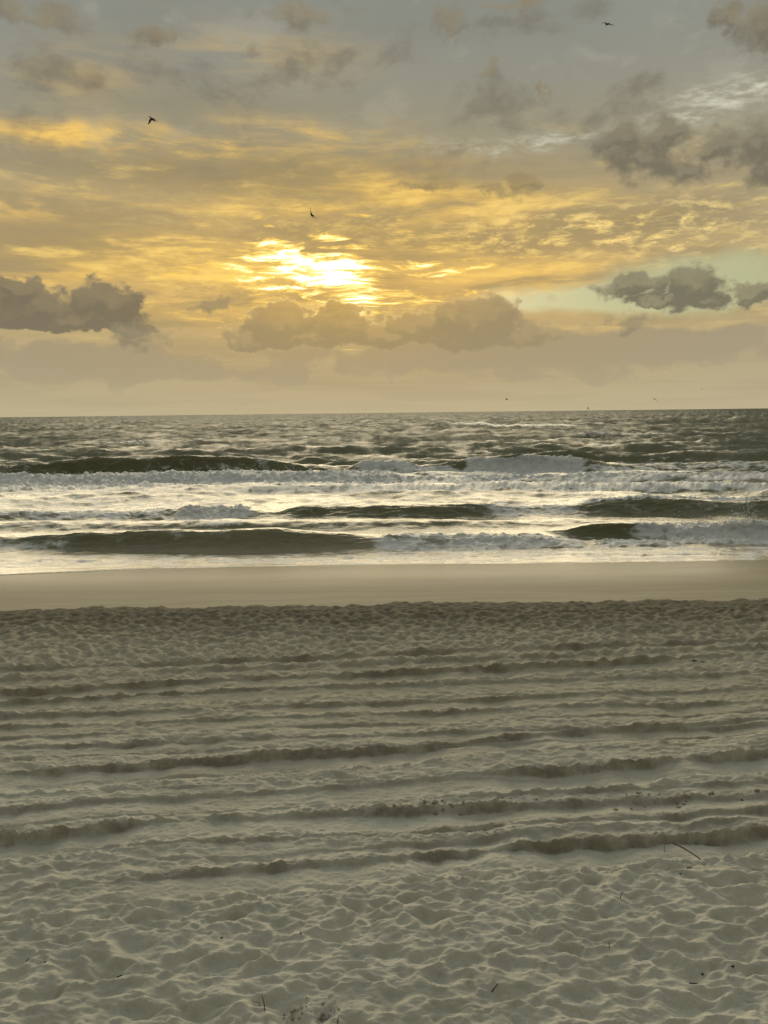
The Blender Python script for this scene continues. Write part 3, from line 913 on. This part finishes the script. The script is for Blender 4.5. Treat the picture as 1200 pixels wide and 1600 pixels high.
# bubbly and deep: light soaks through it, so it shades less than a hard surface of the same shape
nt.put(fb.inputs['Normal'], nt.v('NORMALIZE', nt.v('ADD', S(nt, b2.outputs[0]), (0.0, 0.0, 1.8))))
mx = nt.new('ShaderNodeMixShader')
nt.put(mx.inputs[0], fmask)
nt.t.links.new(p.outputs[0], mx.inputs[1])
nt.t.links.new(fb.outputs[0], mx.inputs[2])
nt.t.links.new(mx.outputs[0], out.inputs[0])
sea.data.materials.append(m_sea)

# ------------------------------------------------------------------ gulls
def plain(name, col, rough=0.8, noise_scale=30.0, var=0.35):
    m, nt, p, out = material(name)
    n = nt.noise(obj_coord(nt), noise_scale, 3.0, 0.6)
    dk = tuple(v * (1 - var) for v in col[:3]) + (1,)
    nt.put(p.inputs['Base Color'], nt.mix(nt.smooth(n, 0.35, 0.65), col, dk))
    p.inputs['Roughness'].default_value = rough
    p.inputs['Specular IOR Level'].default_value = 0.2
    return m


M_BIRD = plain('gull_feathers', (0.055, 0.050, 0.045, 1), 0.75, 14.0)
M_BILL = plain('gull_bill', (0.10, 0.07, 0.03, 1), 0.5, 40.0)


def tag(o, label, cat, group=None, kind=None):
    if label:
        o['label'] = label
    if cat:
        o['category'] = cat
    if group:
        o['group'] = group
    if kind:
        o['kind'] = kind


def ring(bm, c, ax_u, ax_v, n=10):
    return [bm.verts.new(c + ax_u * math.cos(2 * math.pi * k / n) + ax_v * math.sin(2 * math.pi * k / n)) for k in range(n)]


def bridge(bm, a, b):
    n = len(a)
    for k in range(n):
        bm.faces.new((a[k], a[(k + 1) % n], b[(k + 1) % n], b[k]))


def loft(bm, rings):
    for a, b in zip(rings, rings[1:]):
        bridge(bm, a, b)
    bm.faces.new(rings[0][::-1])
    bm.faces.new(rings[-1])


def gull_mesh(name, up_l, up_r, tip_l, tip_r, sweep_l, sweep_r, span=1.15):
    """Nose along +Y. up = dihedral of the arm, tip = dihedral of the hand, sweep = hand swept back (degrees)."""
    bm = bmesh.new()
    prof = [(-.245, .004, .012), (-.215, .055, .010), (-.15, .050, .018), (-.08, .052, .040), (0, .066, .060), (.07, .064, .060),
            (.13, .046, .044), (.165, .032, .034), (.20, .033, .036), (.235, .027, .028), (.26, .012, .013)]
    rs = []
    for (yy_, w, h) in prof:
        rs.append(ring(bm, Vector((0, yy_, 0.018 * max(0, (yy_ - .1) / .15))), Vector((w, 0, 0)), Vector((0, 0, h)), 12))
    loft(bm, rs)
    for sgn, up, tip, sw in ((-1, up_l, tip_l, sweep_l), (1, up_r, tip_r, sweep_r)):
        arm, hand = span * 0.20, span * 0.30
        secs = []
        shoulder = Vector((sgn * .035, .075, .025))
        d1 = Vector((sgn * math.cos(R(up)), math.sin(R(8)), math.sin(R(up)))).normalized()
        d2 = Vector((sgn * math.cos(R(tip)) * math.cos(R(sw)), -math.sin(R(sw)), math.sin(R(tip)) * math.cos(R(sw)))).normalized()
        pts = [(shoulder, .150, .020), (shoulder + d1 * arm * .5, .145, .017), (shoulder + d1 * arm, .135, .014)]
        w0 = shoulder + d1 * arm
        pts += [(w0 + d2 * hand * .35, .112, .010), (w0 + d2 * hand * .7, .075, .008), (w0 + d2 * hand * .92, .038, .006), (w0 + d2 * hand, .010, .004)]
        for i, (c, ch, th_) in enumerate(pts):
            dd = d1 if i < 3 else d2
            nrm = Vector((0, 1, 0)).cross(dd) * (1 if sgn < 0 else -1)
            nrm.normalize()
            cc = c + Vector((0, -ch * .45, 0))
            secs.append(ring(bm, cc, Vector((0, ch * .5, 0)), nrm * th_, 10))
        loft(bm, secs)
    bmesh.ops.recalc_face_normals(bm, faces=bm.faces)
    me = bpy.data.meshes.new(name)
    bm.to_mesh(me)
    bm.free()
    for f in me.polygons:
        f.use_smooth = True
    return me


def bill_mesh():
    bm = bmesh.new()
    rs = [ring(bm, Vector((0, .250, .018)), Vector((.010, 0, 0)), Vector((0, 0, .011)), 8),
          ring(bm, Vector((0, .275, .016)), Vector((.007, 0, 0)), Vector((0, 0, .009)), 8),
          ring(bm, Vector((0, .300, .010)), Vector((.002, 0, 0)), Vector((0, 0, .003)), 8)]
    loft(bm, rs)
    me = bpy.data.meshes.new('bill')
    bm.to_mesh(me)
    bm.free()
    return me


BILL = bill_mesh()
BILL.materials.append(M_BILL)


def direction(az, el):
    return Vector((math.sin(R(az)) * math.cos(R(el)), math.cos(R(az)) * math.cos(R(el)), math.sin(R(el))))


# (azimuth, elevation, distance, heading about Z, pitch, bank, wing angles, label)
GULLS = [
    ((-15.55, 19.16, 0.04, 0.04, 1.00), 52, (95, 6, 35), (-38, 12, -62, 5, 20, 40), 'dark gull high at the left with one wing hanging down'),
    ((-4.91, 13.76, 0.05, 0.04, 1.00), 52, (60, 14, 62), (18, 8, 24, -4, 16, 22), 'dark gull banking steeply just above the bright sun gap'),
    ((15.52, 24.08, 0.04, 0.03, 1.00), 70, (22, 3, 8), (6, 10, -26, -6, 18, 30), 'dark gull gliding on drooped wings near the top of the sky'),
    ((9.08, 0.86, 0.05, 0.05, 1.00), 120, (70, 0, 12), (30, 4, -50, -6, 20, 20), 'small dark gull flapping low above the sea right of the middle'),
    ((19.30, 0.71, 0.04, 0.04, 1.00), 125, (15, 4, 32), (12, 12, -24, -20, 15, 15), 'small gull tilted in a slanting arc low over the sea at the right'),
    ((22.32, 1.35, 0.04, 0.04, 1.00), 290, (40, 0, 10), (15, 15, -15, -15, 15, 15), 'tiny speck of a gull farthest to the right over the sea'),
    ((14.83, 0.10, 0.04, 0.05, 1.00), 170, (80, 2, -5), (72, 60, 60, 45, 25, 25), 'gull with raised wings skimming the horizon line'),
    ((-1.28, 0.25, 0.05, 0.05, 1.00), 330, (70, 0, 5), (20, 15, -15, -15, 15, 15), 'tiny gull just over the horizon below the golden heaped cloud'),
    ((-15.21, 0.58, 0.04, 0.05, 1.00), 380, (110, 0, -8), (25, 15, -10, -15, 15, 15), 'tiny gull just over the horizon on the left'),
    ((-8.11, 0.60, 0.05, 0.05, 1.00), 380, (60, 0, 8), (22, 15, -12, -15, 15, 15), 'tiny gull over the horizon below the left end of the golden cloud'),
]
for (pos, dist, (hd, pt, bk), wings, label) in GULLS:
    me = gull_mesh('gull', *wings)
    me.materials.append(M_BIRD)
    o = bpy.data.objects.new('gull', me)
    COL.objects.link(o)
    o.location = Vector((0, 0, EYE_H)) + direction(pos[0], pos[1]) * dist
    o.rotation_mode = 'ZXY'
    o.rotation_euler = (R(pt), R(bk), R(hd))
    tag(o, label, 'gull', 'gulls flying over the sea')
    bl = bpy.data.objects.new('bill', BILL)
    COL.objects.link(bl)
    bl.parent = o


# ------------------------------------------------------------------ things lying on the sand
def ground_z(x, y):
    return float(sand_height(np.array([[x]]), np.array([[y]]))[0, 0])


def tube(name, pts, r0, r1, mat, parent=None, sides=7):
    bm = bmesh.new()
    rs = []
    P = [Vector(p) for p in pts]
    for i, c in enumerate(P):
        d = (P[min(i + 1, len(P) - 1)] - P[max(i - 1, 0)]).normalized()
        u = d.orthogonal().normalized()
        v = d.cross(u)
        r = r0 + (r1 - r0) * i / (len(P) - 1)
        rs.append(ring(bm, c, u * r, v * r, sides))
    # keep rings aligned
    loft(bm, rs)
    bmesh.ops.recalc_face_normals(bm, faces=bm.faces)
    me = bpy.data.meshes.new(name)
    bm.to_mesh(me)
    bm.free()
    for f in me.polygons:
        f.use_smooth = True
    me.materials.append(mat)
    o = bpy.data.objects.new(name, me)
    COL.objects.link(o)
    if parent:
        o.parent = parent
    return o


M_REED = plain('dry_reed', (0.060, 0.032, 0.018, 1), 0.7, 60.0)
M_STALK = plain('grass_stalk', (0.12, 0.095, 0.05, 1), 0.8, 60.0)
M_TWIG = plain('drift_twig', (0.035, 0.026, 0.018, 1), 0.85, 60.0)
M_CLOD = plain('damp_clod', (0.45, 0.41, 0.33, 1), 0.95, 45.0, 0.45)
M_PEBBLE = plain('dark_pebble', (0.05, 0.045, 0.04, 1), 0.6, 50.0)


def span(p, q, n, lift0, lift1, sag=0.0):
    pts = []
    for k in range(n):
        t = k / (n - 1)
        x, y = p[0] + (q[0] - p[0]) * t, p[1] + (q[1] - p[1]) * t
        pts.append((x, y, t))
    z0, z1 = ground_z(*p) + lift0, ground_z(*q) + lift1
    return [(x, y, z0 + (z1 - z0) * t + sag * math.sin(math.pi * t)) for (x, y, t) in pts]


# the long reed on the right
reed_pts = span((2.668, 6.766), (2.755, 6.332), 9, 0.06, 0.065, 0.012)
mid = reed_pts[3]
root = bpy.data.objects.new('reed', None)
COL.objects.link(root)
root.location = reed_pts[-1]
tag(root, 'long thin dark reed lying aslant on the pale sand at the right', 'reed')
loc = lambda pts: [tuple(Vector(p) - Vector(reed_pts[-1])) for p in pts]
tube('stem', loc(reed_pts), 0.0065, 0.005, M_REED, root)
tube('side_leaf', loc([mid, (mid[0] - .03, mid[1] + .02, mid[2] + .006), (mid[0] - .065, mid[1] + .03, mid[2] + .01)]), 0.004, 0.0015, M_REED, root)
a = (2.620, 6.767)
g0 = ground_z(*a)
o = tube('beach_grass', [(a[0] - .04, a[1] - .06, g0 - .01), (a[0] - .035, a[1] - .03, g0 + .03), (a[0] - .015, a[1], g0 + .05), (a[0] + .02, a[1] + .01, g0 + .05)], .004, .0015, M_STALK)
tag(o, 'small pale curled grass blade just left of the long dark reed', 'grass blade')

for (p, h_, lx, lab) in (((-0.853, 4.787), .105, -.018, 'upright dry grass stalk beside the left dug hole in the foreground'),
                         ((-0.351, 4.586), .10, .012, 'upright dry grass stalk at the bottom edge right of the dug holes')):
    g0 = ground_z(*p)
    o = tube('grass_stalk', [(p[0], p[1], g0 - .03), (p[0] + lx * .3, p[1], g0 + h_ * .5), (p[0] + lx, p[1] + .005, g0 + h_)], .0042, .0022, M_STALK)
    tag(o, lab, 'grass stalk', 'dry stalks standing in the sand')
p = (-0.912, 4.828)
g0 = ground_z(*p)
o = tube('beach_grass', [(p[0] + .03, p[1] - .03, g0 - .01), (p[0] + .01, p[1], g0 + .035), (p[0] - .04, p[1] + .02, g0 + .03)], .0035, .0012, M_STALK)
tag(o, 'thin bent grass blade left of the upright foreground stalk', 'grass blade')

TWIGS = [
    ((2.626, 6.306), (2.663, 6.286), .006, 'short dark twig just below the end of the long reed'),
    ((1.915, 5.896), (1.949, 5.955), .005, 'short dark twig standing on its end below and left of the reed'),
    ((1.652, 5.302), (1.666, 5.351), .004, 'thin dark upright splinter in the right foreground'),
    ((-2.739, 5.328), (-2.719, 5.348), .005, 'short dark twig near the left edge of the foreground'),
    ((-1.985, 5.128), (-1.945, 5.134), .007, 'stubby black twig in the left foreground dimples'),
    ((0.712, 4.903), (0.763, 4.945), .005, 'dark twig lying between the foreground dimples right of the middle'),
    ((2.148, 5.029), (2.205, 5.034), .006, 'dark twig lying flat in the lower right foreground'),
    ((4.935, 11.964), (5.115, 11.925), .016, 'dark driftwood stick lying on the far trampled sand at the right'),
    ((-0.255, 4.611), (-0.205, 4.637), .006, 'dark twig cut by the bottom edge beside the grass stalk'),
]
for (p, q, r_, lab) in TWIGS:
    up = .03 if 'upright' in lab or 'standing' in lab else .004
    o = tube('twig', span(p, q, 4, -.004 if up > .02 else .003, up, .002), r_ * .75, r_ * .5, M_TWIG, None, 6)
    tag(o, lab, 'twig', 'bits of twig on the sand')


def lump_mesh(name, seed, sub=2, rough=.35, flat=.7):
    rnd = np.random.default_rng(seed)
    bm = bmesh.new()
    bmesh.ops.create_icosphere(bm, subdivisions=sub, radius=1.0)
    from mathutils import noise as mn
    off = Vector(rnd.uniform(-50, 50, 3))
    for v in bm.verts:
        n = v.co.normalized()
        k = 1 + rough * mn.noise(n * 1.3 + off) + rough * .8 * mn.noise(n * 3.1 + off)
        v.co = Vector((n.x * k, n.y * k * .85, n.z * k * flat))
    me = bpy.data.meshes.new(name)
    bm.to_mesh(me)
    bm.free()
    for f in me.polygons:
        f.use_smooth = True
    return me


PEBBLES = [
    ((-3.373, 12.073), .035, 'black pebble alone on the far trampled sand at the left'),
    ((2.537, 6.222), .011, 'small dark pebble below the middle of the long reed'),
    ((-0.684, 5.508), .009, 'small dark pebble in the middle left foreground'),
    ((-2.575, 5.284), .010, 'small dark pebble near the left edge among dimples'),
    ((-1.306, 5.533), .010, 'small dark pebble on a dimple crest left of the middle'),
    ((3.720, 7.610), .014, 'dark pebble by the upper ruts near the right edge'),
    ((2.268, 5.097), .010, 'small dark pebble in the lower right foreground'),
    ((2.490, 5.106), .012, 'dark pebble farthest right in the lower foreground'),
]
for k, (p, r_, lab) in enumerate(PEBBLES):
    me = lump_mesh('pebble', 200 + k, 2, .25, .6)
    me.materials.append(M_PEBBLE)
    o = bpy.data.objects.new('pebble', me)
    COL.objects.link(o)
    o.scale = (r_, r_, r_)
    o.rotation_euler = (0, 0, k * 1.7)
    o.location = (p[0], p[1], ground_z(*p) + r_ * .3)
    tag(o, lab, 'pebble', 'dark pebbles on the sand')

# crumbled clods of damp sand round the two holes and along the second rut
CLODS = [lump_mesh('sand_clod', 300 + k, 3, .5, .75) for k in range(6)]
for me in CLODS:
    me.materials.append(M_CLOD)
rc = random.Random(77)


def clod(x, y, r_, label, group):
    o = bpy.data.objects.new('sand_clod', rc.choice(CLODS))
    COL.objects.link(o)
    o.scale = (r_ * rc.uniform(.9, 1.4), r_ * rc.uniform(.8, 1.2), r_ * rc.uniform(.7, 1))
    o.rotation_euler = (rc.uniform(-.4, .4), rc.uniform(-.4, .4), rc.uniform(0, 6.28))
    o.location = (x, y, ground_z(x, y) + r_ * .25)
    tag(o, label, 'sand clod', group)


for (c, lab, grp) in ((HOLES[0], 'dark crumb of damp sand thrown up at the left dug hole', 'crumbs at the left dug hole'),
                      (HOLES[1], 'dark crumb of damp sand thrown up at the right dug hole', 'crumbs at the right dug hole')):
    for k in range(20):
        an, rr = rc.uniform(0, 6.28), abs(rc.gauss(.05, .045))
        clod(c[0] + rr * 1.3 * math.cos(an), c[1] + rr * math.sin(an), rc.uniform(.004, .011), lab, grp)
rut2 = RUTS[1][0]
for k in range(48):
    x = rc.choice([rc.uniform(-.5, 4.1), rc.gauss(1.15, .28), rc.gauss(.6, .2), rc.gauss(2.9, .35)])
    y = float(lerp_pts(np.array([x]), rut2)[0]) + rc.gauss(.05, .07)
    clod(x, y, rc.uniform(.007, .022), 'dark clod of damp sand in the crumbly row along the rut above the nearest one', 'clods along the crumbly rut')


# ------------------------------------------------------------------ spray thrown up by the breakers
def spray(name, label, spots, n, seed):
    rn = np.random.default_rng(seed)
    bm = bmesh.new()
    for _ in range(n):
        (x0, x1, y0, z0, hh) = spots[rn.integers(len(spots))]
        x = rn.uniform(x0, x1)
        lift = hh * abs(rn.normal()) * .5 * (0.4 + 0.6 * abs(math.sin(x * 2.3) * math.sin(x * 5.1 + 1)))
        c = Vector((x + rn.normal() * .05, y0 + rn.normal() * .12, z0 + lift))
        r = rn.uniform(.006, .022) * (1.0 if y0 < 40 else 1.6)
        vs_ = [bm.verts.new(c + Vector(q) * r) for q in ((1, 0, 0), (-1, 0, 0), (0, 1, 0), (0, -1, 0), (0, 0, 1.3), (0, 0, -1))]
        for f in ((0, 2, 4), (2, 1, 4), (1, 3, 4), (3, 0, 4), (2, 0, 5), (1, 2, 5), (3, 1, 5), (0, 3, 5)):
            bm.faces.new([vs_[q] for q in f])
    me = bpy.data.meshes.new(name)
    bm.to_mesh(me)
    bm.free()
    for f in me.polygons:
        f.use_smooth = True
    m, nt, p, out = material('spray')
    p.inputs['Base Color'].default_value = (.9, .91, .9, 1)
    p.inputs['Roughness'].default_value = .3
    me.materials.append(m)
    o = bpy.data.objects.new(name, me)
    COL.objects.link(o)
    o['kind'] = 'stuff'
    o['label'] = label


spray('sea_spray', 'white spray flung up along the breaking crests',
      [(10.2, 14.5, 27.4, -.15, .45), (12.2, 13.4, 27.4, -.1, .75), (-24, -2, 51.6, .1, .35), (6.5, 14, 58.2, .45, .3), (-9, -6, 34.6, -.25, .2), (10, 16, 35.0, -.05, .18)], 2600, 5)
